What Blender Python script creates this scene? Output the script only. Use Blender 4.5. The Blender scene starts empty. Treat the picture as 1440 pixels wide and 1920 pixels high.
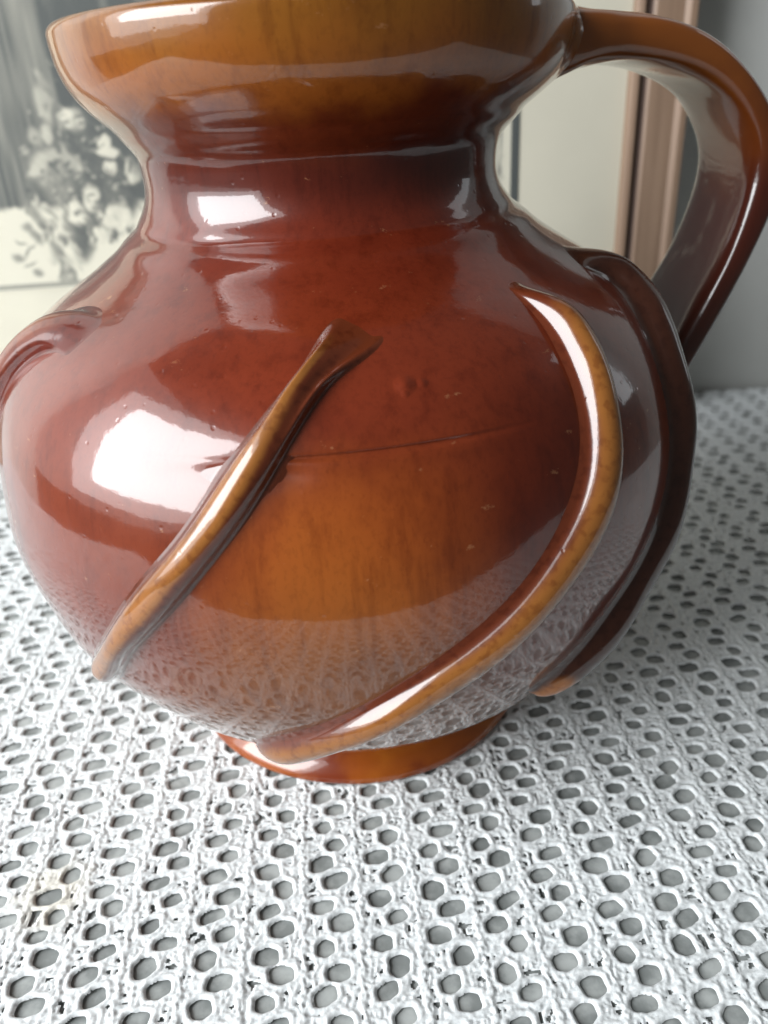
import bpy, bmesh, math, random
import numpy as np
from mathutils import Vector, Matrix

random.seed(7)
rng = np.random.default_rng(11)
scene = bpy.context.scene
COL = scene.collection

# ------------------------------------------------------------------ camera
cam_d = bpy.data.cameras.new("camera")
cam = bpy.data.objects.new("camera", cam_d)
COL.objects.link(cam)
CR = Vector((0.99585, -0.07416, -0.05270))
CU = Vector((0.08130, 0.46537, 0.88137))
CF = Vector((0.04084, 0.88200, -0.46947))
cam.matrix_world = Matrix(((CR.x, CU.x, -CF.x, 0.0), (CR.y, CU.y, -CF.y, -0.26), (CR.z, CU.z, -CF.z, 0.205), (0, 0, 0, 1)))
cam_d.sensor_fit = 'HORIZONTAL'
cam_d.sensor_width = 36.0
cam_d.lens = 37.0
cam_d.clip_start = 0.01
cam_d.clip_end = 50.0
cam_d.dof.use_dof = True
cam_d.dof.focus_distance = 0.20
cam_d.dof.aperture_fstop = 16.0
scene.camera = cam

# ------------------------------------------------------------------ light (indoors: daylight through a window on the left)
world = bpy.data.worlds.new("World")
scene.world = world
world.use_nodes = True
wb = world.node_tree.nodes["Background"]
wb.inputs["Color"].default_value = (0.97, 1.0, 0.96, 1)
wb.inputs["Strength"].default_value = 0.08

def area(name, loc, target, sx, sy, watts, color, spread=math.pi):
    d = bpy.data.lights.new(name, 'AREA')
    d.shape = 'RECTANGLE'
    d.size, d.size_y = sx, sy
    d.energy = watts
    d.color = color
    d.spread = spread
    o = bpy.data.objects.new(name, d)
    COL.objects.link(o)
    o.location = loc
    o.rotation_euler = (Vector(target) - Vector(loc)).to_track_quat('-Z', 'Y').to_euler()
    return o

area("window_light", (-0.93, -0.52, 0.60), (0, -0.05, 0.13), 0.80, 0.80, 22.0, (0.95, 0.98, 1.0))
area("window_sheer_light", (-0.96, -0.50, 0.60), (0, -0.05, 0.13), 1.12, 1.08, 12.0, (0.95, 0.98, 1.0))
area("window_curtain_light", (-1.06, -0.16, 0.58), (0, -0.05, 0.13), 2.1, 1.25, 7.2, (0.95, 0.98, 1.0))
area("far_window_light", (1.05, 0.21, 0.58), (0.1, 0.0, 0.13), 0.20, 0.7, 0.6, (0.90, 0.96, 1.0))

scene.view_settings.view_transform = 'Standard'
scene.view_settings.look = 'None'
scene.view_settings.exposure = 0.0
scene.view_settings.gamma = 1.0
scene.view_settings.use_curve_mapping = False
scene.render.engine = 'CYCLES'
scene.cycles.max_bounces = 8
scene.cycles.sample_clamp_indirect = 6.0

# ------------------------------------------------------------------ helpers
def mat(name):
    m = bpy.data.materials.new(name)
    m.use_nodes = True
    nt = m.node_tree
    return m, nt, nt.nodes["Principled BSDF"]

def node(nt, kind, **kw):
    n = nt.nodes.new(kind)
    for k, v in kw.items():
        if k.startswith('i_'):
            key = k[2:]
            n.inputs[int(key) if key.isdigit() else key.replace('_', ' ')].default_value = v
        else:
            setattr(n, k, v)
    return n

def ramp(nt, stops, interp='EASE'):
    n = nt.nodes.new("ShaderNodeValToRGB")
    r = n.color_ramp
    r.interpolation = interp
    while len(r.elements) < len(stops):
        r.elements.new(0.5)
    for e, (p, c) in zip(r.elements, stops):
        e.position = p
        e.color = (c[0], c[1], c[2], 1.0)
    return n

def quads_mesh(name, V, Q, smooth=True):
    me = bpy.data.meshes.new(name)
    V = np.asarray(V, np.float32)
    Q = np.asarray(Q, np.int32)
    k = Q.shape[1]
    me.vertices.add(len(V))
    me.vertices.foreach_set("co", V.ravel())
    me.loops.add(Q.size)
    me.loops.foreach_set("vertex_index", Q.ravel())
    me.polygons.add(len(Q))
    me.polygons.foreach_set("loop_start", np.arange(0, Q.size, k, dtype=np.int32))
    me.polygons.foreach_set("loop_total", np.full(len(Q), k, np.int32))
    me.update(calc_edges=True)
    me.validate()
    me.polygons.foreach_set("use_smooth", np.full(len(me.polygons), smooth, bool))
    return me

def obj(name, me, material=None, parent=None):
    o = bpy.data.objects.new(name, me)
    COL.objects.link(o)
    if material is not None:
        me.materials.append(material)
    if parent is not None:
        o.parent = parent
    return o

def tag(o, label=None, cat=None, kind=None, group=None):
    if label: o["label"] = label
    if cat: o["category"] = cat
    if kind: o["kind"] = kind
    if group: o["group"] = group
    return o

def box_bm(bm, x0, x1, y0, y1, z0, z1):
    vs = [bm.verts.new(c) for c in ((x0, y0, z0), (x1, y0, z0), (x1, y1, z0), (x0, y1, z0), (x0, y0, z1), (x1, y0, z1), (x1, y1, z1), (x0, y1, z1))]
    for f in ((0, 3, 2, 1), (4, 5, 6, 7), (0, 1, 5, 4), (1, 2, 6, 5), (2, 3, 7, 6), (3, 0, 4, 7)):
        bm.faces.new([vs[i] for i in f])

def bm_obj(name, bm, material, parent=None, bevel=0.0):
    bmesh.ops.recalc_face_normals(bm, faces=bm.faces)
    if bevel:
        bmesh.ops.bevel(bm, geom=bm.edges[:], offset=bevel, segments=2, affect='EDGES')
    me = bpy.data.meshes.new(name)
    bm.to_mesh(me)
    bm.free()
    return obj(name, me, material, parent)

def vnoise(P, cell, seed):
    """smooth value noise on an (n,2) array"""
    P = P / cell
    i = np.floor(P).astype(np.int64)
    f = P - i
    f = f * f * (3 - 2 * f)
    def h(a, b):
        n = (a * 374761393 + b * 668265263 + seed * 1442695041) & 0x7fffffff
        n = ((n ^ (n >> 13)) * 1274126177) & 0x7fffffff
        return (n & 0xffff) / 65535.0
    a, b = i[:, 0], i[:, 1]
    return (h(a, b) * (1 - f[:, 0]) + h(a + 1, b) * f[:, 0]) * (1 - f[:, 1]) + (h(a, b + 1) * (1 - f[:, 0]) + h(a + 1, b + 1) * f[:, 0]) * f[:, 1]

def sstep(a, b, x):
    t = np.clip((x - a) / (b - a), 0, 1)
    return t * t * (3 - 2 * t)

# ------------------------------------------------------------------ materials
def wall_material():
    m, nt, b = mat("grey_wall")
    tc = node(nt, "ShaderNodeTexCoord")
    n = node(nt, "ShaderNodeTexNoise", i_Scale=9.0, i_Detail=5.0)
    nt.links.new(tc.outputs["Object"], n.inputs["Vector"])
    r = ramp(nt, [(0.3, (0.50, 0.505, 0.485)), (0.7, (0.56, 0.565, 0.54))])
    nt.links.new(n.outputs["Fac"], r.inputs["Fac"])
    nt.links.new(r.outputs["Color"], b.inputs["Base Color"])
    b.inputs["Roughness"].default_value = 0.75
    n2 = node(nt, "ShaderNodeTexNoise", i_Scale=420.0, i_Detail=3.0)
    nt.links.new(tc.outputs["Object"], n2.inputs["Vector"])
    bp = node(nt, "ShaderNodeBump", i_Strength=0.15, i_Distance=0.001)
    nt.links.new(n2.outputs["Fac"], bp.inputs["Height"])
    nt.links.new(bp.outputs["Normal"], b.inputs["Normal"])
    return m

def table_material():
    m, nt, b = mat("grey_table")
    tc = node(nt, "ShaderNodeTexCoord")
    n = node(nt, "ShaderNodeTexNoise", i_Scale=130.0, i_Detail=5.0)
    nt.links.new(tc.outputs["Object"], n.inputs["Vector"])
    r = ramp(nt, [(0.34, (0.20, 0.215, 0.21)), (0.66, (0.40, 0.42, 0.41))])
    nt.links.new(n.outputs["Fac"], r.inputs["Fac"])
    nt.links.new(r.outputs["Color"], b.inputs["Base Color"])
    b.inputs["Roughness"].default_value = 0.6
    return m

def lace_material():
    m, nt, b = mat("white_lace")
    tc = node(nt, "ShaderNodeTexCoord")
    # a faint beige stain near the front left corner, thread grain elsewhere
    st = node(nt, "ShaderNodeVectorMath", operation='DISTANCE')
    st.inputs[1].default_value = (-0.098, -0.098, 0.0)
    ns = node(nt, "ShaderNodeTexNoise", i_Scale=160.0, i_Detail=3.0)
    nt.links.new(tc.outputs["Object"], ns.inputs["Vector"])
    nt.links.new(tc.outputs["Object"], st.inputs[0])
    ad = node(nt, "ShaderNodeMath", operation='MULTIPLY_ADD', i_1=0.014)
    nt.links.new(ns.outputs["Fac"], ad.inputs[0])
    nt.links.new(st.outputs["Value"], ad.inputs[2])
    r = ramp(nt, [(0.012, (0.665, 0.645, 0.58)), (0.022, (0.69, 0.715, 0.72))])
    nt.links.new(ad.outputs[0], r.inputs["Fac"])
    n = node(nt, "ShaderNodeTexNoise", i_Scale=1100.0, i_Detail=3.0)
    nt.links.new(tc.outputs["Object"], n.inputs["Vector"])
    r2 = ramp(nt, [(0.3, (0.80, 0.81, 0.815)), (0.62, (1, 1, 1))])
    nt.links.new(n.outputs["Fac"], r2.inputs["Fac"])
    mx = node(nt, "ShaderNodeMix", data_type='RGBA', blend_type='MULTIPLY', i_0=1.0)
    nt.links.new(r.outputs["Color"], mx.inputs[6])
    nt.links.new(r2.outputs["Color"], mx.inputs[7])
    nt.links.new(mx.outputs[2], b.inputs["Base Color"])
    b.inputs["Roughness"].default_value = 0.7
    b.inputs["Sheen Weight"].default_value = 0.1
    bp = node(nt, "ShaderNodeBump", i_Strength=0.25, i_Distance=0.0005)
    nt.links.new(n.outputs["Fac"], bp.inputs["Height"])
    nt.links.new(bp.outputs["Normal"], b.inputs["Normal"])
    return m

RED = (0.125, 0.0185, 0.0055)
DRED = (0.070, 0.0095, 0.004)
AMB = (0.34, 0.086, 0.011)
ORG = (0.24, 0.045, 0.006)
OLV = (0.17, 0.055, 0.010)
OCH = (0.235, 0.068, 0.008)

def glaze_finish(nt, b, tc, bump=1.0):
    """thick lead glaze: sharp coat over a hazier layer, small ripples and pinholes"""
    b.inputs["Roughness"].default_value = 0.30
    b.inputs["IOR"].default_value = 1.5
    b.inputs["Specular IOR Level"].default_value = 0.2
    b.inputs["Coat Weight"].default_value = 1.0
    b.inputs["Coat Roughness"].default_value = 0.058
    b.inputs["Coat IOR"].default_value = 1.54
    n = node(nt, "ShaderNodeTexNoise", i_Scale=70.0, i_Detail=2.0)
    n2 = node(nt, "ShaderNodeTexNoise", i_Scale=900.0, i_Detail=2.0)
    v = node(nt, "ShaderNodeTexVoronoi", i_Scale=230.0, i_Randomness=1.0)
    for k in (n, n2, v):
        nt.links.new(tc.outputs["Object"], k.inputs["Vector"])
    pin = ramp(nt, [(0.05, (0, 0, 0)), (0.16, (1, 1, 1))])
    nt.links.new(v.outputs["Distance"], pin.inputs["Fac"])
    b1 = node(nt, "ShaderNodeBump", i_Strength=0.10 * bump, i_Distance=0.0014)
    b2 = node(nt, "ShaderNodeBump", i_Strength=0.035 * bump, i_Distance=0.0003)
    b3 = node(nt, "ShaderNodeBump", i_Strength=0.09 * bump, i_Distance=0.0003)
    nt.links.new(n.outputs["Fac"], b1.inputs["Height"])
    nt.links.new(n2.outputs["Fac"], b2.inputs["Height"])
    nt.links.new(pin.outputs["Color"], b3.inputs["Height"])
    nt.links.new(b1.outputs["Normal"], b2.inputs["Normal"])
    nt.links.new(b2.outputs["Normal"], b3.inputs["Normal"])
    last = b3
    nt.links.new(last.outputs["Normal"], b.inputs["Normal"])
    nt.links.new(last.outputs["Normal"], b.inputs["Coat Normal"])
    return last

def body_glaze():
    m, nt, b = mat("brown_glaze")
    L = nt.links.new
    tc = node(nt, "ShaderNodeTexCoord")
    sep = node(nt, "ShaderNodeSeparateXYZ")
    L(tc.outputs["Object"], sep.inputs[0])
    mp = node(nt, "ShaderNodeMapping")
    mp.inputs["Scale"].default_value = (26, 26, 9)
    L(tc.outputs["Object"], mp.inputs["Vector"])
    nz = node(nt, "ShaderNodeTexNoise", i_Scale=1.0, i_Detail=4.0, i_Roughness=0.6)
    L(mp.outputs[0], nz.inputs["Vector"])
    ma = node(nt, "ShaderNodeMath", operation='MULTIPLY_ADD', i_1=0.030)
    L(nz.outputs["Fac"], ma.inputs[0])
    L(sep.outputs["Z"], ma.inputs[2])
    mr = node(nt, "ShaderNodeMapRange", i_1=0.015, i_2=0.239)
    L(ma.outputs[0], mr.inputs[0])
    zz = lambda z: z / 0.224
    zr = ramp(nt, [(zz(0.0), AMB), (zz(0.020), OLV), (zz(0.055), (0.13, 0.035, 0.008)), (zz(0.080), RED), (zz(0.120), (0.150, 0.024, 0.006)), (zz(0.150), (0.155, 0.022, 0.007)), (zz(0.172), (0.125, 0.0165, 0.006)), (zz(0.190), DRED), (zz(0.200), (0.10, 0.017, 0.004)), (zz(0.207), OCH), (zz(0.222), (0.20, 0.07, 0.007))])
    L(mr.outputs[0], zr.inputs["Fac"])
    cur = zr.outputs["Color"]
    # runs and pools where the glaze fired to honey or orange
    pools = [((0.002, -0.108, 0.098), 0.008, 0.046, AMB, 0.92), ((0.018, -0.106, 0.122), 0.002, 0.028, ORG, 0.5),
             ((0.045, -0.095, 0.122), 0.006, 0.034, (0.105, 0.012, 0.003), 0.85), ((-0.005, -0.098, 0.070), 0.02, 0.055, OLV, 0.8),
             ((-0.080, -0.075, 0.085), 0.01, 0.05, (0.15, 0.022, 0.008), 0.6), ((0.095, 0.02, 0.115), 0.01, 0.05, OLV, 0.5), ((0.0, 0.11, 0.11), 0.02, 0.06, AMB, 0.7), ((-0.09, 0.06, 0.12), 0.01, 0.05, ORG, 0.7)]
    for c, r0, r1, colr, amt in pools:
        d = node(nt, "ShaderNodeVectorMath", operation='DISTANCE')
        d.inputs[1].default_value = c
        L(tc.outputs["Object"], d.inputs[0])
        md = node(nt, "ShaderNodeMath", operation='MULTIPLY_ADD', i_1=0.035)
        L(nz.outputs["Fac"], md.inputs[0])
        L(d.outputs["Value"], md.inputs[2])
        rg = node(nt, "ShaderNodeMapRange", interpolation_type='SMOOTHSTEP', i_1=r0 + 0.0175, i_2=r1 + 0.0175, i_3=amt, i_4=0.0)
        L(md.outputs[0], rg.inputs[0])
        mx = node(nt, "ShaderNodeMix", data_type='RGBA')
        L(rg.outputs[0], mx.inputs[0])
        L(cur, mx.inputs[6])
        mx.inputs[7].default_value = (*colr, 1)
        cur = mx.outputs[2]
    # glaze runs, blotches and speckle
    def layer(cur, scale, zscale, stops, amt, detail=4.0):
        ms = node(nt, "ShaderNodeMapping")
        ms.inputs["Scale"].default_value = (scale, scale, zscale)
        L(tc.outputs["Object"], ms.inputs["Vector"])
        ns = node(nt, "ShaderNodeTexNoise", i_Scale=1.0, i_Detail=detail, i_Roughness=0.62)
        L(ms.outputs[0], ns.inputs["Vector"])
        rs = ramp(nt, stops)
        L(ns.outputs["Fac"], rs.inputs["Fac"])
        mu = node(nt, "ShaderNodeMix", data_type='RGBA', blend_type='MULTIPLY', i_0=amt)
        L(cur, mu.inputs[6])
        L(rs.outputs["Color"], mu.inputs[7])
        return mu
    mu = layer(cur, 240, 14, [(0.30, (0.62, 0.52, 0.45)), (0.52, (1, 1, 1)), (0.75, (1.0, 1.0, 1.0))], 0.55)
    mu = layer(mu.outputs[2], 55, 40, [(0.32, (0.55, 0.42, 0.40)), (0.55, (1, 1, 1))], 0.40)
    mu = layer(mu.outputs[2], 850, 500, [(0.34, (0.60, 0.52, 0.48)), (0.50, (1, 1, 1))], 0.25, 2.0)
    # sparse pale mineral flecks below the shoulder
    vf = node(nt, "ShaderNodeTexNoise", i_Scale=1.0, i_Detail=5.0, i_Roughness=0.7)
    mf = node(nt, "ShaderNodeMapping")
    mf.inputs["Scale"].default_value = (150, 150, 260)
    L(tc.outputs["Object"], mf.inputs["Vector"])
    L(mf.outputs[0], vf.inputs["Vector"])
    fl = node(nt, "ShaderNodeMapRange", interpolation_type='SMOOTHSTEP', i_1=0.66, i_2=0.72, i_3=0.0, i_4=0.45)
    L(vf.outputs["Fac"], fl.inputs[0])
    mx = node(nt, "ShaderNodeMix", data_type='RGBA')
    L(fl.outputs[0], mx.inputs[0])
    L(mu.outputs[2], mx.inputs[6])
    mx.inputs[7].default_value = (0.36, 0.17, 0.08, 1)
    mu = mx
    L(mu.outputs[2], b.inputs["Base Color"])
    last = glaze_finish(nt, b, tc)
    # grog lumps caught under the glaze
    for c, rad in (((0.0140, -0.0931, 0.1475), 0.0019), ((0.0180, -0.0925, 0.1473), 0.0010), ((0.0138, -0.0945, 0.1455), 0.0009), ((-0.010, -0.1055, 0.129), 0.0007)):
        d = node(nt, "ShaderNodeVectorMath", operation='DISTANCE')
        d.inputs[1].default_value = c
        L(tc.outputs["Object"], d.inputs[0])
        rg = node(nt, "ShaderNodeMapRange", interpolation_type='SMOOTHSTEP', i_1=0.0, i_2=rad * 1.6, i_3=1.0, i_4=0.0)
        L(d.outputs["Value"], rg.inputs[0])
        bp = node(nt, "ShaderNodeBump", i_Strength=0.45, i_Distance=rad * 0.7)
        L(rg.outputs[0], bp.inputs["Height"])
        L(last.outputs["Normal"], bp.inputs["Normal"])
        last = bp
    L(last.outputs["Normal"], b.inputs["Normal"])
    L(last.outputs["Normal"], b.inputs["Coat Normal"])
    return m

def ridge_glaze(name, crest, low):
    """thin honey glaze on the crest, thicker brown in the flanks (attribute 'crest' is the clay relief)"""
    m, nt, b = mat(name)
    L = nt.links.new
    tc = node(nt, "ShaderNodeTexCoord")
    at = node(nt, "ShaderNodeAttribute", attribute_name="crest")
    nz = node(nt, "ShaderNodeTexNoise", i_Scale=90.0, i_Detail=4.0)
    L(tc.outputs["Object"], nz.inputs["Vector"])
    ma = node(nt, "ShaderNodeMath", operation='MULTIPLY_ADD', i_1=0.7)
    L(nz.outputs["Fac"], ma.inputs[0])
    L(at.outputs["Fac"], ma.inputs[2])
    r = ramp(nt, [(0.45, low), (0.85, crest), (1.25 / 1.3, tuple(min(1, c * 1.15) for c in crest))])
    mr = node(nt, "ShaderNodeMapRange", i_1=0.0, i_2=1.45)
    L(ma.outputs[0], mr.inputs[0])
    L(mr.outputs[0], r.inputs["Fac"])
    ns = node(nt, "ShaderNodeTexNoise", i_Scale=420.0, i_Detail=3.0)
    L(tc.outputs["Object"], ns.inputs["Vector"])
    rs = ramp(nt, [(0.32, (0.55, 0.4, 0.35)), (0.52, (1, 1, 1))])
    L(ns.outputs["Fac"], rs.inputs["Fac"])
    mu = node(nt, "ShaderNodeMix", data_type='RGBA', blend_type='MULTIPLY', i_0=0.55)
    L(r.outputs["Color"], mu.inputs[6])
    L(rs.outputs["Color"], mu.inputs[7])
    L(mu.outputs[2], b.inputs["Base Color"])
    glaze_finish(nt, b, tc, 1.2)
    return m

def handle_glaze():
    m, nt, b = mat("handle_glaze")
    L = nt.links.new
    tc = node(nt, "ShaderNodeTexCoord")
    sep = node(nt, "ShaderNodeSeparateXYZ")
    L(tc.outputs["Object"], sep.inputs[0])
    nz = node(nt, "ShaderNodeTexNoise", i_Scale=45.0, i_Detail=4.0)
    L(tc.outputs["Object"], nz.inputs["Vector"])
    ma = node(nt, "ShaderNodeMath", operation='MULTIPLY_ADD', i_1=0.03)
    L(nz.outputs["Fac"], ma.inputs[0])
    L(sep.outputs["Z"], ma.inputs[2])
    mr = node(nt, "ShaderNodeMapRange", i_1=0.13, i_2=0.24)
    L(ma.outputs[0], mr.inputs[0])
    r = ramp(nt, [(0.0, (0.045, 0.010, 0.005)), (0.45, (0.065, 0.012, 0.006)), (0.70, (0.14, 0.034, 0.007)), (0.86, (0.22, 0.062, 0.010))])
    L(mr.outputs[0], r.inputs["Fac"])
    L(r.outputs["Color"], b.inputs["Base Color"])
    glaze_finish(nt, b, tc, 1.0)
    return m

def paper_material(name, colr):
    m, nt, b = mat(name)
    tc = node(nt, "ShaderNodeTexCoord")
    n = node(nt, "ShaderNodeTexNoise", i_Scale=14.0, i_Detail=6.0)
    nt.links.new(tc.outputs["Object"], n.inputs["Vector"])
    r = ramp(nt, [(0.3, tuple(c * 0.93 for c in colr)), (0.7, colr)])
    nt.links.new(n.outputs["Fac"], r.inputs["Fac"])
    nt.links.new(r.outputs["Color"], b.inputs["Base Color"])
    b.inputs["Roughness"].default_value = 0.8
    return m

def print_material():
    m, nt, b = mat("engraving_ink")
    at = node(nt, "ShaderNodeAttribute", attribute_name="ink")
    nt.links.new(at.outputs["Color"], b.inputs["Base Color"])
    b.inputs["Roughness"].default_value = 0.75
    return m

def wood_material():
    m, nt, b = mat("pinkish_wood")
    L = nt.links.new
    tc = node(nt, "ShaderNodeTexCoord")
    mp = node(nt, "ShaderNodeMapping")
    mp.inputs["Scale"].default_value = (260, 260, 9)
    L(tc.outputs["Object"], mp.inputs["Vector"])
    n = node(nt, "ShaderNodeTexNoise", i_Scale=1.0, i_Detail=4.0)
    L(mp.outputs[0], n.inputs["Vector"])
    r = ramp(nt, [(0.3, (0.205, 0.132, 0.088)), (0.7, (0.26, 0.172, 0.117))])
    L(n.outputs["Fac"], r.inputs["Fac"])
    L(r.outputs["Color"], b.inputs["Base Color"])
    b.inputs["Roughness"].default_value = 0.5
    return m

M_WALL, M_TABLE, M_LACE = wall_material(), table_material(), lace_material()
M_BODY, M_HANDLE = body_glaze(), handle_glaze()
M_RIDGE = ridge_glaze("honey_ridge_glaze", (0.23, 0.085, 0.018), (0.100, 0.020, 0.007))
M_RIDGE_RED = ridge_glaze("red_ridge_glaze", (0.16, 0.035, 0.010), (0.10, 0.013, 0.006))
M_RIDGE_SHADED = ridge_glaze("shaded_ridge_glaze", (0.26, 0.085, 0.011), (0.042, 0.012, 0.006))  # amber is the glaze at the tip; the dark tone is painted-in shade
M_PAPER, M_PRINT, M_WOOD = paper_material("cream_mat", (0.575, 0.545, 0.445)), print_material(), wood_material()
M_GROOVE = paper_material("dark_groove_stain", (0.11, 0.070, 0.055))

# ------------------------------------------------------------------ setting: wall and table
TABLE_Z = -0.0020
bm = bmesh.new()
box_bm(bm, -1.1, 1.1, 0.276, 0.36, -0.75, 1.0)
tag(bm_obj("wall", bm, M_WALL), kind="structure")
tbl = bpy.data.objects.new("table", None)
COL.objects.link(tbl)
tag(tbl, "grey table seen through the holes of the white lace cloth", "table")
bm = bmesh.new()
box_bm(bm, -0.503, 0.503, -0.288, 0.274, TABLE_Z - 0.03, TABLE_Z)
bm_obj("table_top", bm, M_TABLE, tbl, 0.002)
for x in (-0.45, 0.45):
    for y in (-0.24, 0.21):
        bm = bmesh.new()
        box_bm(bm, x - 0.025, x + 0.025, y - 0.025, y + 0.025, -0.75, TABLE_Z - 0.0305)
        bm_obj("leg", bm, M_TABLE, tbl)

# ------------------------------------------------------------------ tablecloth of machine crochet lace
def build_lace():
    def axis(knots):
        out = [knots[0][0]]
        for (a, _), (b_, h) in zip(knots[:-1], knots[1:]):
            n = max(1, int(round((b_ - a) / h)))
            out += list(a + (b_ - a) * (np.arange(n) + 1) / n)
        return np.array(out)
    xs = axis([(-500., 0), (-330., 1.4), (-230., 0.70), (-150., 0.52), (150., 0.41), (230., 0.52), (340., 0.72), (500., 1.4)])
    ys = axis([(-284., 0), (-170., 1.0), (-45., 0.39), (20., 0.55), (110., 0.66), (272.5, 0.85)])
    X, Y = np.meshgrid(xs, ys)
    shp = X.shape
    P = np.c_[X.ravel(), Y.ravel()]
    cell = np.minimum.outer(np.gradient(ys), np.gradient(xs)).ravel()
    # handmade pull: rows and columns drift a little
    U = P[:, 0] + 1.5 * (vnoise(P, 60, 3) - .5) + 0.9 * (vnoise(P, 22, 5) - .5) + 0.006 * P[:, 1]
    Vv = P[:, 1] + 2.4 * (vnoise(P, 75, 4) - .5) + 1.0 * (vnoise(P, 24, 6) - .5) - 0.03 * P[:, 0]
    SX, SY = 16.2, 13.5
    def hsh(a, b_, s):
        n = (a * 73856093 + b_ * 19349663 + s * 83492791) & 0x7fffffff
        n = ((n ^ (n >> 11)) * 1103515245 + 12345) & 0x7fffffff
        return ((n >> 5) & 0xffff) / 65535.0
    kc = np.floor((U - 0.15) / SX + .5).astype(np.int64)
    u = U - 0.15 - kc * SX
    best = np.full(len(P), 9.0)          # signed distance to nearest hole edge (mm)
    bf = np.zeros(len(P)); bdx = np.zeros(len(P)); bdy = np.zeros(len(P)); bth = np.zeros(len(P)); bph = np.zeros(len(P))
    for side, (ux, vy) in enumerate(((2.15, -75.2), (-2.15, -82.1))):
        kr = np.floor((Vv - vy) / SY + .5).astype(np.int64)
        for dk in (-1, 0, 1):
            k = kr + dk
            h = lambda s: hsh(kc + 500, k + 500, s + side * 17)
            cx_ = ux + 1.3 * (h(1) - .5)
            cy_ = k * SY + vy + 1.3 * (h(2) - .5)
            a = 3.15 * (0.80 + 0.40 * h(3))
            bb = 2.5 * (0.80 + 0.38 * h(4))
            rot = math.radians(12) + 0.45 * (h(5) - .5)
            dx, dy = u - cx_, Vv - cy_
            lx = dx * np.cos(rot) + dy * np.sin(rot)
            ly = -dx * np.sin(rot) + dy * np.cos(rot)
            e = 2.15 + 0.5 * h(6)
            skew = 1 + 0.18 * (h(7) - .5) * lx / 3.5
            th0 = np.arctan2(ly, lx)
            f = ((np.abs(lx) / a) ** e + (np.abs(ly) / (bb * skew)) ** e) ** (1 / e) * (1 + 0.035 * np.cos(6 * th0 + 1.2 * h(9)) + 0.05 * np.cos(2 * th0 + 6.28 * h(10)) + 0.03 * np.cos(3 * th0 + 6.28 * h(11)))
            d = (f - 1) * (a + bb) * .47
            th = np.arctan2(ly / bb, lx / a)
            w = d < best
            best = np.where(w, d, best); bf = np.where(w, f, bf); bdx = np.where(w, dx, bdx); bdy = np.where(w, dy, bdy)
            bth = np.where(w, th, bth); bph = np.where(w, 6.283 * h(8), bph)
    d = best
    # snap vertices near a hole edge onto it
    sn = (d > -0.95 * cell) & (d < 0.30 * cell)
    fac = np.where(sn, 1 / np.maximum(bf, .2) - 1, 0)
    Q = P + np.c_[bdx * fac, bdy * fac]
    d = np.where(sn, 0, d)
    # relief (mm): ring of stitches round every hole, chain between the columns, loose loops
    ring = np.exp(-((d - 0.85) / 0.60) ** 2) * (0.62 + 0.38 * np.cos(9 * bth + bph))
    su = SX / 2 - np.abs(u)
    wob = 0.55 * np.sin(Vv * 2 * np.pi / 6.75 + kc * 1.7)
    uu = np.where(u > 0, u - SX / 2, u + SX / 2) + wob
    chain = np.exp(-(uu / 0.75) ** 2) * (0.75 + 0.25 * np.cos(Vv * 2 * np.pi / 2.25 + 3 * np.sin(kc * 2.1)))
    n1, n2 = vnoise(P, 2.3, 21), vnoise(P + 31, 1.7, 22)
    thr = np.maximum(1 - sstep(0.0, 0.17, np.abs(n1 - .5)), 0.9 * (1 - sstep(0.0, 0.17, np.abs(n2 - .5))))     # tangle of thread loops
    fill = sstep(1.05, 1.9, d)
    z = 0.95 + 0.19 * ring
    z = z * (1 - fill) + fill * (0.54 + 0.50 * thr)
    z = np.maximum(z, (0.85 + 0.52 * chain) * (chain > .25) * sstep(0, 1.0, d))
    pores = fill * (1 - thr) * (chain < .3)
    z += 0.12 * (vnoise(P + 9, 0.9, 23) - .5)
    edge = np.clip(1 - d / 0.85, 0, 1)
    z -= 0.75 * edge ** 2.4
    z += 0.7 * (vnoise(P, 48, 31) - .5) * sstep(70, 100, np.hypot(P[:, 0], P[:, 1]))
    z = np.maximum(z, 0.12) + 0.40
    V3 = np.c_[Q, z + TABLE_Z * 1000] / 1000
    idx = np.arange(len(P)).reshape(shp)
    F = np.stack([idx[:-1, :-1], idx[:-1, 1:], idx[1:, 1:], idx[1:, :-1]], -1).reshape(-1, 4)
    keep = (d[F] > -1e-6).all(1) & (pores[F].min(1) < 0.995)
    F = F[keep]
    used = np.zeros(len(P), bool); used[F.ravel()] = True
    remap = np.cumsum(used) - 1
    return V3[used], remap[F]

lv, lf = build_lace()
cloth = obj("tablecloth", quads_mesh("tablecloth", lv, lf), M_LACE)
tag(cloth, "white crocheted lace tablecloth with rows of oval holes under the jug", "tablecloth")

# ------------------------------------------------------------------ framed engraving leaning behind the jug
PY = 0.245
pic = bpy.data.objects.new("framed_picture", None)
COL.objects.link(pic)
tag(pic, "framed grey flower engraving with cream margin in pinkish wood frame behind the jug", "picture")
PX0, PX1, PZ0, PZ1 = -0.345, 0.213, 0.0, 0.440          # outer frame
FW = 0.034

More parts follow.
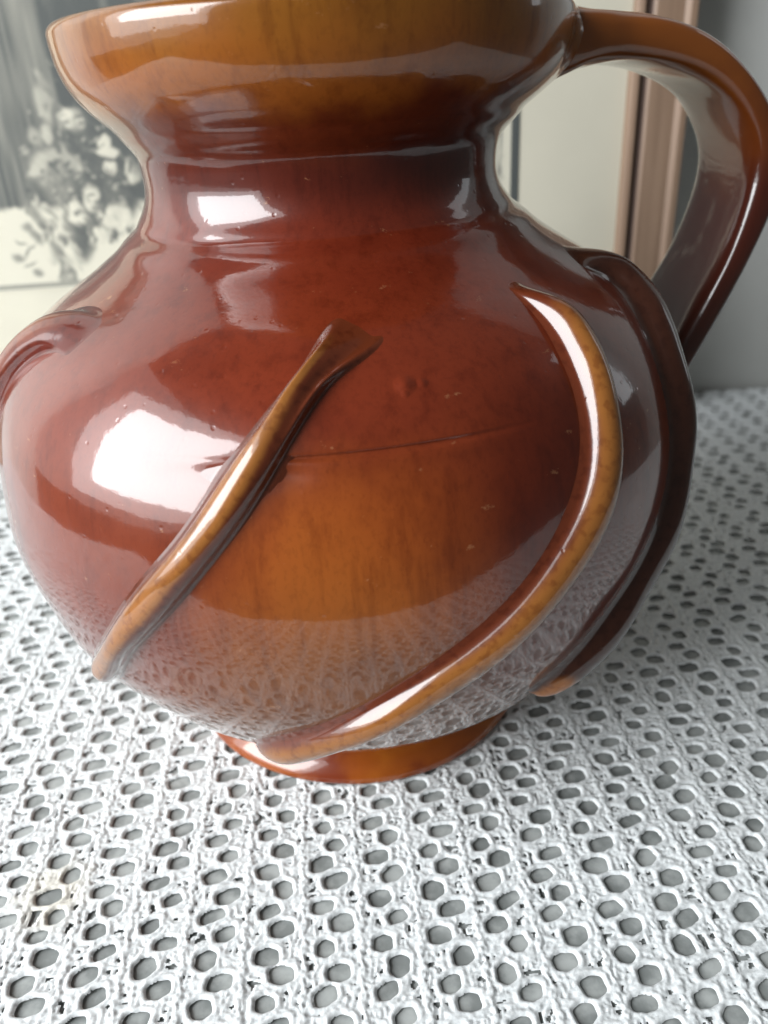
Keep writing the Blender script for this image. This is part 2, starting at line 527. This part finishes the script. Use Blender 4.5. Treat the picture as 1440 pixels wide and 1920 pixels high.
def rail(p0, p1, inward):
    """one mitred length of moulding; profile (t across from outer edge, depth towards the room)"""
    prof = [(0, -0.014), (0, 0.006), (0.0015, 0.008), (0.005, 0.008), (0.0065, 0.0062), (0.0075, 0.0052), (0.023, 0.0040), (0.0245, 0.0030), (0.0255, 0.0008), (0.0275, 0.0008), (0.0285, 0.0030), (0.030, 0.0042), (0.0325, 0.0036), (FW, 0.0015), (FW, -0.003), (0.02, -0.003), (0.02, -0.014)]
    p0, p1, inward = Vector(p0), Vector(p1), Vector(inward)
    ax = (p1 - p0).normalized()
    V, F = [], []
    for t, dpt in prof:
        V.append(p0 + (inward + ax) * t + Vector((0, -dpt, 0)))
    for t, dpt in prof:
        V.append(p1 + (inward - ax) * t + Vector((0, -dpt, 0)))
    n = len(prof)
    for i in range(n):
        j = (i + 1) % n
        F.append((i, j, n + j, n + i))
    me = bpy.data.meshes.new("rail")
    me.from_pydata([tuple(v) for v in V], [], F + [tuple(range(n))[::-1], tuple(range(n, 2 * n))])
    bm_ = bmesh.new(); bm_.from_mesh(me); bmesh.ops.recalc_face_normals(bm_, faces=bm_.faces); bm_.to_mesh(me); bm_.free()
    o = obj("rail", me, M_WOOD, pic)
    me.materials.append(M_GROOVE)
    for i in (7, 8, 9):
        me.polygons[i].material_index = 1
    return o

rail((PX1, PY, PZ0), (PX1, PY, PZ1), (-1, 0, 0))
rail((PX0, PY, PZ0), (PX0, PY, PZ1), (1, 0, 0))
rail((PX0, PY, PZ0), (PX1, PY, PZ0), (0, 0, 1))
rail((PX0, PY, PZ1), (PX1, PY, PZ1), (0, 0, -1))
bm = bmesh.new()
box_bm(bm, PX0 + 0.021, PX1 - 0.021, PY + 0.0032, PY + 0.006, PZ0 + 0.021, PZ1 - 0.021)
bm_obj("mat_board", bm, M_PAPER, pic)

def build_print():
    x0, x1, z0, z1 = -245., 116.5, 108.5, 372.
    h = 0.75
    xs = np.linspace(x0, x1, int((x1 - x0) / h)); zs = np.linspace(z0, z1, int((z1 - z0) / h))
    X, Z = np.meshgrid(xs, zs)
    P = np.c_[X.ravel(), Z.ravel()]
    wx = P[:, 0] + 3.0 * (vnoise(P, 7, 41) - .5) + 1.4 * (vnoise(P, 2.6, 42) - .5)
    wz = P[:, 1] + 3.0 * (vnoise(P, 7, 43) - .5) + 1.4 * (vnoise(P, 2.6, 44) - .5)
    # tone 0 dark .. 1 paper
    T = np.full(len(P), 0.93)
    drape = sstep(154, 158, wz)
    st = 0.26 + 0.38 * (vnoise(np.c_[P[:, 0] + 0.05 * P[:, 1], P[:, 1] * .06], 6.5, 51) - .5) + 0.20 * (vnoise(np.c_[P[:, 0], P[:, 1] * .1], 2.2, 52) - .5)
    st += 0.22 * sstep(-176, -196, P[:, 0]) * sstep(215, 165, P[:, 1]) + 0.10 * sstep(235, 270, P[:, 1])
    st -= 0.10 * sstep(-150, -135, P[:, 0])
    T = T * (1 - drape) + st * drape
    dark = sstep(150, 160, wz) * np.exp(-(((wx + 128) / 34) ** 4)) * sstep(215, 190, wz)
    T = T * (1 - 0.75 * dark) + 0.20 * 0.75 * dark
    hat = vnoise(np.c_[P[:, 0] + P[:, 1], (P[:, 1] - P[:, 0]) * .3], 1.8, 71)
    def blob(cx_, cz_, rx, rz, tone, soft=.35, rot=0., amt=1.):
        nonlocal T
        soft = soft * 1.35; tone = tone - 0.10 * (hat - .5) - 0.16 * np.clip((wx - cx_) / rx, -1, 1) * .5
        c, s = math.cos(rot), math.sin(rot)
        dx, dz = wx - cx_, wz - cz_
        q = np.hypot((dx * c + dz * s) / rx, (-dx * s + dz * c) / rz)
        m_ = sstep(1 + soft, 1 - soft, q) * amt
        T = T * (1 - m_) + tone * m_
    def petals(cx_, cz_, r, tone, n=9, seed=0):
        r_ = random.Random(seed)
        blob(cx_, cz_, r, r * .9, tone * .8, .3)
        for i in range(n):
            a = r_.uniform(0, 6.28); q = r_.uniform(.3, .85) * r
            blob(cx_ + q * math.cos(a), cz_ + q * math.sin(a), r * r_.uniform(.22, .42), r * r_.uniform(.15, .3), min(.95, max(.2, tone + r_.uniform(-.22, .2))), .35, r_.uniform(0, 3))
    # dark leaves behind, then flowers (mm on the sheet)
    for q in ((-150, 163, 9, 9), (-135, 173, 9, 15), (-118, 168, 12, 14), (-135, 150, 8, 10), (-148, 138, 6, 13), (-120, 155, 9, 9), (-143, 186, 8, 8), (-131, 193, 8, 6), (-164, 168, 5, 12)):
        blob(*q, 0.22, .3)
    petals(-155, 176, 13, 0.60, 14, 1)
    blob(-153, 166, 9, 10, 0.42, .4); blob(-158, 181, 9, 4, 0.68, .4, .4); blob(-146, 180, 8, 3, 0.62, .4, -.5)
    blob(-152.2, 208, 4, 9.5, 0.66, .3, .1); blob(-162, 193, 4, 5, 0.60); blob(-154.6, 194, 3.2, 4.5, 0.72); blob(-150, 220, 2, 6, .55, .4, .6)
    petals(-139, 200, 6.5, 0.80, 8, 2)
    blob(-124, 188, 4, 3.4, 0.88, .2); blob(-123, 183, 6.5, 2.6, 0.88, .2); blob(-123, 174.6, 3.2, 4.2, 0.86, .2); blob(-110.5, 171.7, 3.5, 6.5, 0.85, .25)
    blob(-137, 158.7, 4.3, 7, 0.86, .2); blob(-147, 150.5, 5, 6.4, 0.92, .16); blob(-126, 148.6, 10, 6.6, 0.86, .2); blob(-137, 139.2, 6.5, 5, 0.90, .16); blob(-119.5, 144.9, 3, 7, 0.90, .2)
    blob(-127, 140, 2.2, 2.5, .3, .3); blob(-142, 143, 2, 6, .35, .3, .3); blob(-131, 153, 1.6, 5, .3, .3, -.3)
    # sprigs running down to the table line
    r_ = random.Random(5)
    for i in range(150):
        x_, z_ = r_.gauss(-140, 17), r_.gauss(172, 20)
        if z_ < 134: continue
        blob(x_, z_, r_.uniform(.8, 2.6), r_.uniform(.6, 1.6), r_.choice((.2, .28, .36, .45, .6, .68)), .4, r_.uniform(0, 3.1), .8)
    for s0 in range(7):
        xa, za = -174 + s0 * 3.2 + r_.uniform(-2, 2), 160 - r_.uniform(0, 6)
        xb, zb = -164 + s0 * 1.6, 113
        for i in range(9):
            t = max(0.0, i / 8 + r_.uniform(-.04, .04))
            x_ = xa + (xb - xa) * t ** .8 + r_.uniform(-2.6, 2.6); z_ = za + (zb - za) * t
            blob(x_, z_, r_.uniform(.9, 1.9), r_.uniform(2.2, 4.6), r_.choice((.36, .42, .5, .78, .7)), .4, r_.uniform(-.2, .9), .9)
    for x_, z_, rx, rz, rot in ((-178, 145, 3.2, 2.6, .5), (-188, 128.7, 3.6, 2.3, -.3), (-174.8, 139.3, 2.4, 5, .5), (-177.7, 118.6, 3, 2.6, .2), (-165, 131.8, 2.2, 6, .4), (-171, 152, 2.5, 5, .2), (-182, 124, 4, 1, .5), (-180, 131, 5, .9, .7), (-184, 136, 4, .8, -.4)):
        blob(x_, z_, rx, rz, .48, .4, rot)
    # the rest of the bunch and a window edge, mostly behind the jug
    for i in range(46):
        cx_, cz_ = r_.uniform(-105, 55), r_.uniform(135, 245)
        if i % 3: blob(cx_, cz_, r_.uniform(4, 10), r_.uniform(4, 12), r_.uniform(.18, .4), .35, r_.uniform(0, 3))
        else: petals(cx_, cz_, r_.uniform(5, 11), r_.uniform(.55, .85), 9, 90 + i)
    # ruled lines and scribbles at the right border
    rb = sstep(84, 90, P[:, 0])
    lines = 0.90 - 0.42 * (np.sin(P[:, 0] * 2.1) > .45) * sstep(.35, .6, vnoise(np.c_[P[:, 0], P[:, 1] * .25], 5, 61))
    lines -= 0.45 * sstep(.66, .8, vnoise(P, 4.2, 62))
    T = T * (1 - rb) + lines * rb
    # engraved hatching, border rules
    T -= 0.05 * (np.sin((P[:, 0] * .35 + P[:, 1]) * 3.6) > .2) * (T < .8)
    T = np.clip(T, .13, .95)
    T = np.where(P[:, 1] < 112.6, np.where(P[:, 1] > 109.6, .50, .95), T)
    T = np.where(P[:, 0] > 107.5, .93, T)
    T = np.where((P[:, 0] > 111.8), .09, T)
    T = np.where(P[:, 0] < x0 + 4, .1, T)
    dk, lt = np.array([0.052, 0.060, 0.060]), np.array([0.575, 0.548, 0.450])
    tt = np.clip((T - .05) / .9, 0, 1)[:, None] ** 1.35
    C = dk * (1 - tt) + lt * tt
    V3 = np.c_[P[:, 0] / 1000, np.full(len(P), PY + 0.0027), P[:, 1] / 1000]
    n, m_ = X.shape
    idx = np.arange(len(P)).reshape(n, m_)
    F = np.stack([idx[:-1, :-1], idx[:-1, 1:], idx[1:, 1:], idx[1:, :-1]], -1).reshape(-1, 4)
    me = quads_mesh("print_sheet", V3, F)
    ca = me.color_attributes.new("ink", 'FLOAT_COLOR', 'POINT')
    ca.data.foreach_set("color", np.c_[C, np.ones(len(C))].astype(np.float32).ravel())
    return me

obj("print_sheet", build_print(), M_PRINT, pic)

# ------------------------------------------------------------------ the jug
jug = bpy.data.objects.new("jug", None)
COL.objects.link(jug)
tag(jug, "brown glazed pottery jug with slanting clay ridges and strap handle on lace cloth", "jug")

# profile: height, radius, sideways drift of the hand-thrown wall (m)
PROF = np.array([[0.0070, 0.0588, -.0005], [0.0104, 0.0612, -.0005], [0.0156, 0.0672, -.0004], [0.0209, 0.0738, -.0002], [0.0261, 0.0792, -.0002], [0.0313, 0.0845, -.0002], [0.0365, 0.0890, -.0002], [0.0417, 0.0926, -.0004], [0.0469, 0.0961, -.0007], [0.0521, 0.0993, -.0010], [0.0574, 0.1023, -.0012], [0.0626, 0.1048, -.0012], [0.0678, 0.1066, -.0011], [0.0730, 0.1079, -.0009], [0.0782, 0.1092, -.0008], [0.0834, 0.1105, -.0009], [0.0887, 0.1115, -.0010], [0.0939, 0.1120, -.0008], [0.0991, 0.1121, -.0004], [0.1043, 0.1117, .0003], [0.1095, 0.1112, .0003], [0.1147, 0.1105, .0003], [0.1199, 0.1095, .0003], [0.1252, 0.1081, .0003], [0.1304, 0.1062, .0004], [0.1356, 0.1036, .0004], [0.1408, 0.1003, -.0003], [0.1460, 0.0957, .0002], [0.1512, 0.0898, .0009], [0.1564, 0.0822, .0018], [0.1617, 0.0730, .0024], [0.1669, 0.0654, .0020], [0.1721, 0.0590, .0006], [0.1773, 0.0541, -.0008], [0.1825, 0.0520, -.0014], [0.1877, 0.0519, -.0011], [0.1929, 0.0529, -.0002], [0.1982, 0.0567, .0007], [0.2034, 0.0636, .0009], [0.2086, 0.0677, .0010], [0.2138, 0.0698, .0008], [0.2190, 0.0705, .0006], [0.2242, 0.0706, .0003]])

def cubic(x, xp, fp):
    """Catmull-Rom through the profile nodes"""
    x = np.asarray(x, float)
    m_ = np.gradient(fp, xp)
    i = np.clip(np.searchsorted(xp, x) - 1, 0, len(xp) - 2)
    h = xp[i + 1] - xp[i]
    t = np.clip((x - xp[i]) / h, 0, 1)
    return (2 * t**3 - 3 * t**2 + 1) * fp[i] + (t**3 - 2 * t**2 + t) * h * m_[i] + (-2 * t**3 + 3 * t**2) * fp[i + 1] + (t**3 - t**2) * h * m_[i + 1]

RS = np.convolve(np.pad(PROF[:, 1], 1, 'edge'), [.18, .64, .18], 'valid'); RS[0] = PROF[0, 1]; RS[-1] = PROF[-1, 1]
def rad(z): return cubic(z, PROF[:, 0], RS)
DR = PROF[:, 2].copy()
for _ in range(3):
    DR = np.convolve(np.pad(DR, 2, 'edge'), [.1, .2, .4, .2, .1], 'valid')
def drift(z): return cubic(z, PROF[:, 0], DR)

def wall_offset(az, z, seam_on=1.0):
    """throwing rings, the seam on the shoulder and the wobble of the hand-thrown wall"""
    d = 0.00045 * np.sin(2 * az + 0.6 + 14 * z) + 0.0003 * np.sin(3 * az - 1.3 - 31 * z) + 0.00022 * np.sin(5 * az + 40 * z)
    d += 0.00005 * np.sin(z * 2 * np.pi / 0.0115 + 0.8 * np.sin(az)) * sstep(.155, .165, z) * sstep(.206, .198, z)
    zg = z - 0.1737 - 0.0006 * np.sin(az * 1.5)
    d += -0.00045 * np.exp(-(zg / 0.0015) ** 2) + 0.0004 * np.exp(-((zg + 0.0030) / 0.0020) ** 2)
    ze = z - 0.1962 - 0.0005 * np.sin(2 * az)
    d += 0.0004 * np.exp(-(ze / 0.0022) ** 2) - 0.0002 * np.exp(-((ze + 0.004) / 0.003) ** 2)
    azd = np.degrees(az)
    seam = seam_on * sstep(-34, -22, azd) * sstep(27, 10, azd)
    zs = z - 0.1362 - 0.0005 * np.sin(az * 4)
    d += seam * (-0.0008 * np.exp(-(zs / 0.00050) ** 2) + 0.0003 * np.exp(-((zs + 0.0018) / 0.0018) ** 2)) * (0.10 + 0.90 * sstep(-11, -6, azd))
    v = 0.072 * np.sin(az - math.radians(100.0)); fr_ = np.cos(az - math.radians(100.0)) > 0
    dh = np.hypot(np.clip(np.abs(v) - 0.0160, 0, 1), np.clip(0.2125 - z, 0, 1) * 0.9 + np.clip(z - 0.2165, 0, 1))
    d += fr_ * 0.0070 * np.exp(-(np.sqrt(dh ** 2 + 0.0016 ** 2) - 0.0016) / 0.0058) * sstep(0.188, 0.197, z)
    lump = seam_on * sstep(-29, -11, azd) * sstep(-2, -8, azd)
    d += lump * (-0.0010 * np.exp(-((z - 0.1330) / 0.0022) ** 2))
    return d

def surf(az, z, seam=1.0):
    r = rad(z) + wall_offset(az, z, seam)
    return np.stack([r * np.sin(az) + drift(z), -r * np.cos(az), z + 0 * az], -1)

def revolve(name, rows, m_seg, material, closed_bottom=False, wob=True):
    V = np.concatenate(rows)
    n = len(rows)
    idx = np.arange(n * m_seg).reshape(n, m_seg)
    nx = np.roll(idx, -1, 1)
    F = np.stack([idx[:-1], nx[:-1], nx[1:], idx[1:]], -1).reshape(-1, 4)
    return obj(name, quads_mesh(name, V, F), material, jug)

SEG = 600
AZ = np.linspace(-np.pi, np.pi, SEG, endpoint=False)
zs = np.unique(np.concatenate([np.linspace(0.0070, 0.222, 210), np.linspace(0.131, 0.140, 26), np.linspace(0.170, 0.178, 16), np.linspace(0.192, 0.200, 14)]))
rows = [surf(AZ, np.full(SEG, z)) for z in zs]
rt = float(rad(0.222)); TH = 0.0052
for k in range(1, 13):                                    # rounded lip
    a = math.pi * k / 12
    r = rt - TH / 2 + TH / 2 * math.cos(a)
    z = 0.222 + 0.0026 * math.sin(a)
    w = wall_offset(AZ, np.full(SEG, 0.222)) * (1 - k / 12)
    rows.append(np.stack([(r + w) * np.sin(AZ) + float(drift(0.222)), -(r + w) * np.cos(AZ), np.full(SEG, z)], -1))
for z in np.linspace(0.218, 0.012, 60):                   # inside wall
    r = float(rad(z)) - TH
    rows.append(np.stack([r * np.sin(AZ) + float(drift(z)), -r * np.cos(AZ), np.full(SEG, z)], -1))
for r in (0.03, 0.0008):
    rows.append(np.stack([r * np.sin(AZ), -r * np.cos(AZ), np.full(SEG, 0.0105)], -1))
revolve("body", rows, SEG, M_BODY)

# turned foot ring
fp = [(0.0540, 0.0112), (0.0570, 0.0098), (0.0582, 0.0084), (0.0600, 0.0070), (0.0615, 0.0056), (0.0628, 0.0042), (0.0638, 0.0028), (0.0642, 0.0014), (0.0638, 0.0004), (0.0626, -0.0002), (0.0590, -0.0004), (0.0560, 0.0002), (0.0545, 0.0030), (0.0, 0.0040)]
fr = []
for r, z in fp:
    w = 0.0004 * np.sin(2 * AZ + 1) + 0.0003 * np.sin(5 * AZ)
    fr.append(np.stack([(max(r, 0.0006) + w * (r > .01)) * np.sin(AZ) - 0.0016, -(max(r, 0.0006) + w * (r > .01)) * np.cos(AZ) - 0.0042, np.full(SEG, z)], -1))
M_FOOT, nt, b = mat("foot_glaze")
tc = node(nt, "ShaderNodeTexCoord")
nz = node(nt, "ShaderNodeTexNoise", i_Scale=24.0, i_Detail=5.0)
nt.links.new(tc.outputs["Object"], nz.inputs["Vector"])
rr_ = ramp(nt, [(0.36, (0.15, 0.024, 0.006)), (0.50, (0.26, 0.060, 0.006)), (0.64, (0.36, 0.105, 0.008))])
nt.links.new(nz.outputs["Fac"], rr_.inputs["Fac"])
nt.links.new(rr_.outputs["Color"], b.inputs["Base Color"])
glaze_finish(nt, b, tc)
foot = revolve("foot", fr, SEG, M_FOOT)

# ---- applied ridges, each a strip of clay pressed on and smeared at the upper end
def ridge(path, half, height, material, top=1.0, end_taper=0.10, fillet=1.0, start_taper=0.07, wedge=0.0, shade=0.2, blunt=False, tip=0.0):
    """path: (azimuth deg, height mm) from top to bottom"""
    pa = np.array(path, float)
    az, z = np.radians(pa[:, 0]), pa[:, 1] / 1000
    c = surf(az, z, 0.0)
    s = np.r_[0, np.cumsum(np.linalg.norm(np.diff(c, axis=0), axis=1))]
    n = 110
    t = np.linspace(0, 1, n)
    # smooth the polyline
    azs, zs_ = cubic(t * s[-1], s, az), cubic(t * s[-1], s, z)
    ker = np.hanning(15)[1:-1]; ker /= ker.sum()
    for _ in range(2):
        azs = np.convolve(np.pad(azs, 6, 'reflect', reflect_type='odd'), ker, 'valid'); zs_ = np.convolve(np.pad(zs_, 6, 'reflect', reflect_type='odd'), ker, 'valid')
    C = surf(azs, zs_, 0.0)
    T = np.gradient(C, axis=0); T /= np.linalg.norm(T, axis=1)[:, None]
    e = 1e-4
    N = np.cross(surf(azs + e, zs_, 0.0) - surf(azs - e, zs_, 0.0), surf(azs, zs_ + e, 0.0) - surf(azs, zs_ - e, 0.0)); N /= np.linalg.norm(N, axis=1)[:, None]
    S = np.cross(N, T)                                  # across, towards the right of the downward path seen from outside = left flank negative
    S /= np.linalg.norm(S, axis=1)[:, None]
    # make S point to +azimuth (right seen from outside)
    E = np.stack([np.cos(azs), np.sin(azs), 0 * azs], -1)
    flip = np.sign((S * E).sum(1)); flip[flip == 0] = 1
    S *= flip[n // 2]
    q = np.concatenate([np.linspace(-2.1, -1.0, 9), np.linspace(-0.92, 0.92, 25), np.linspace(1.0, 1.55, 7)])
    hl = np.where(np.abs(q) < 1, np.sqrt(np.clip(1 - q**2, 0, 1)) ** 0.85, 0)
    body = np.where(np.abs(q) < 1, hl, 0)
    fil_l = 0.34 * fillet * np.exp(-np.clip(-q - 0.75, 0, 9) / 0.34) * (q < 0)
    fil_r = 0.24 * np.exp(-np.clip(q - 0.80, 0, 9) / 0.22) * (q > 0)
    prof = np.maximum(body, np.maximum(fil_l, fil_r))
    prof = np.convolve(np.pad(prof, 1, 'edge'), [.22, .56, .22], 'valid')
    prof[0] = prof[-1] = 0
    V, A = [], []
    for i in range(n):
        w = half * (1 + 0.07 * math.sin(9 * t[i] + pa[0, 0]) + 0.05 * math.sin(23 * t[i]))
        w *= 1 + (top - 1) * float(sstep(0.16, 0.0, t[i]))
        if t[i] > 1 - end_taper: w *= 0.55 + 0.45 * math.sqrt(max(0, 1 - ((t[i] - 1 + end_taper) / end_taper) ** 2))
        hh = height * (0.97 + 0.07 * math.sin(7 * t[i] + 1) + 0.04 * math.sin(31 * t[i] + pa[0, 0]))
        if blunt:
            hh *= math.sqrt(max(0, 1 - (1 - min(1, t[i] / start_taper)) ** 2)); w *= 0.6 + 0.4 * math.sqrt(max(0, 1 - (1 - min(1, t[i] / start_taper)) ** 2))
        else:
            hh *= float(sstep(0, start_taper, t[i])) ** 0.8
        if t[i] > 1 - end_taper: hh *= math.sqrt(max(0, 1 - ((t[i] - 1 + end_taper) / end_taper) ** 2))
        wd = wedge * float(sstep(0.36, 0.03, t[i]))
        slope = np.where(q < -0.5, np.exp(-((q + 0.5) / 0.26) ** 2), np.clip(1 - 0.62 * (q + 0.5) / 1.5, 0, 1)) * sstep(1.12, 0.98, q)
        lip = 0.26 * np.exp(-((q - 0.86) / 0.13) ** 2) - 0.10 * np.exp(-((q - 0.45) / 0.25) ** 2)
        pr = prof * (1 - wd) + (slope + lip) * wd
        base = C[i] + S[i] * (q[:, None] * w)
        # drop every strip vertex onto the wall, then raise it
        zq = np.clip(base[:, 2], 0.0075, 0.221)
        aq = np.arctan2(base[:, 0] - drift(zq), -base[:, 1])
        on = surf(aq, zq, 0.0)
        lift = pr * hh - 0.00035 * (np.abs(q) > 1.4) - 0.0002
        V.append(on + N[i] * lift[:, None])
        if tip: cr = 0.25 + float(sstep(0.90, 0.95, t[i]))
        else: cr = float(sstep(0.0, 0.16, t[i]))
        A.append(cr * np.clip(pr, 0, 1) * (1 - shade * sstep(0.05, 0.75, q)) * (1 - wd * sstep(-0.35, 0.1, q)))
    k = len(q)
    V = np.concatenate(V); A = np.concatenate(A)
    idx = np.arange(n * k).reshape(n, k)
    F = np.stack([idx[:-1, :-1], idx[:-1, 1:], idx[1:, 1:], idx[1:, :-1]], -1).reshape(-1, 4)
    me = quads_mesh("ridge", V, F)
    bm_ = bmesh.new(); bm_.from_mesh(me); bm_.faces.ensure_lookup_table()
    bm_.normal_update()
    f = bm_.faces[(n // 2) * (k - 1) + k // 2]
    if f.normal.dot(Vector(N[n // 2])) < 0:
        bmesh.ops.reverse_faces(bm_, faces=bm_.faces)
    bm_.to_mesh(me); bm_.free()
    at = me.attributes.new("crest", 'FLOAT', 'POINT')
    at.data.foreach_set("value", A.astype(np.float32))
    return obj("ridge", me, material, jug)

P_A = [(-47.5, 153.0), (-51, 154.2), (-55.5, 154.4), (-60, 152.8), (-64.5, 148.5), (-68, 142), (-72, 133.5), (-78, 122), (-85, 106), (-94, 90), (-106, 72), (-120, 56)]
P_B = [(3.6, 159.2), (1.2, 156.6), (-1.2, 153.9), (-3.8, 150.8), (-6.1, 147.0), (-8.7, 141.1), (-11.7, 133.9), (-14.5, 126.8), (-18.9, 116.3), (-23.0, 107.1), (-27.8, 96.4), (-34.0, 82.6), (-39, 72), (-45, 61)]
P_C = [(35.2, 161.5), (37.0, 157.4), (37.9, 152.6), (37.3, 146.9), (36.3, 140.1), (35.4, 133.6), (34.4, 126.7), (32.7, 118.4), (30.2, 110.4), (26.8, 102.4), (22.4, 93.9), (17.0, 85.0), (10.9, 76), (5.0, 68.8), (-0.9, 61.5), (-7.4, 53.0), (-14.2, 44.5), (-20, 37)]
P_D = [(64, 161.5), (70, 158.2), (72, 154.0), (69.5, 149.5), (65, 144.5), (61.5, 138), (59, 129), (58, 118.2), (56, 103.2), (52, 90.1), (47.5, 77), (42, 66.0), (36.5, 55), (31, 46)]
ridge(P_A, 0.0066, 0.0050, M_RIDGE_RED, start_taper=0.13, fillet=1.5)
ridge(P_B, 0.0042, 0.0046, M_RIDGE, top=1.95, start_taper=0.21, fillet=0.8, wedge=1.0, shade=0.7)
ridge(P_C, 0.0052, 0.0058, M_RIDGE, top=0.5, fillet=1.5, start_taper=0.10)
ridge(P_D, 0.0054, 0.0066, M_RIDGE_SHADED, fillet=1.3, start_taper=0.13, tip=1.0)
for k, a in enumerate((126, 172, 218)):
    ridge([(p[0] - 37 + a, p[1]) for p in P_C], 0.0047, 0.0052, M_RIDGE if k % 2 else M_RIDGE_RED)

# ---- strap handle in the plane at azimuth 100 degrees
ha = math.radians(100)
HU = np.array([math.sin(ha), -math.cos(ha), 0.]); HN = np.array([math.cos(ha), math.sin(ha), 0.])
INN = np.array([(66, 204.5), (72, 206.3), (77, 207.8), (83, 208.8), (90, 209.2), (98, 208.2), (108, 206), (118, 202.3), (127.5, 196), (134.5, 187), (137.3, 178.5), (136.8, 168), (132, 151.5), (124.5, 137.5), (117, 126), (106, 112)]) / 1000
OUT = np.array([(66, 224.9), (72, 224.7), (77, 224.0), (83, 223.2), (90, 222.4), (100, 221.3), (112, 218), (124, 212), (136, 202), (145.5, 190), (149.5, 178.5), (149.5, 166), (144, 151.5), (136, 135), (128, 122.5), (114, 104)]) / 1000
WID = np.array([.043, .0415, .0395, .038, .036, .036, .036, .036, .036, .036, .036, .0365, .037, .039, .043, .052])
n0 = len(INN); st = np.arange(n0, dtype=float); tt = np.linspace(0, n0 - 1, 90)
I2 = np.c_[cubic(tt, st, INN[:, 0]), cubic(tt, st, INN[:, 1])]; O2 = np.c_[cubic(tt, st, OUT[:, 0]), cubic(tt, st, OUT[:, 1])]; W2 = cubic(tt, st, WID)
for _ in range(3):
    for arr in (I2, O2):
        arr[1:-1] = .25 * arr[:-2] + .5 * arr[1:-1] + .25 * arr[2:]
V = []
MS = 40
for i in range(len(tt)):
    cI, cO = I2[i], O2[i]
    cen, hv = (cI + cO) / 2, (cO - cI) / 2
    for j in range(MS):
        a = 2 * math.pi * j / MS
        ca, sa = math.cos(a), math.sin(a)
        ex = 0.45
        x = math.copysign(abs(ca) ** ex, ca); y = math.copysign(abs(sa) ** 0.62, sa)
        wob = 1 + 0.02 * math.sin(i * .31 + j) 
        # shallow finger groove along the outer face
        y2 = y * (1 - 0.10 * max(0, y) * (1 - x * x))
        pr = cen + hv * y2 * wob
        V.append(HU * pr[0] + HN * (x * W2[i] / 2) + np.array([0, 0, pr[1]]))
n = len(tt)
idx = np.arange(n * MS).reshape(n, MS); nx = np.roll(idx, -1, 1)
F = np.stack([idx[:-1], nx[:-1], nx[1:], idx[1:]], -1).reshape(-1, 4)
me = quads_mesh("handle", np.array(V), F)
bm_ = bmesh.new(); bm_.from_mesh(me); bmesh.ops.recalc_face_normals(bm_, faces=bm_.faces); bm_.to_mesh(me); bm_.free()
obj("handle", me, M_HANDLE, jug)
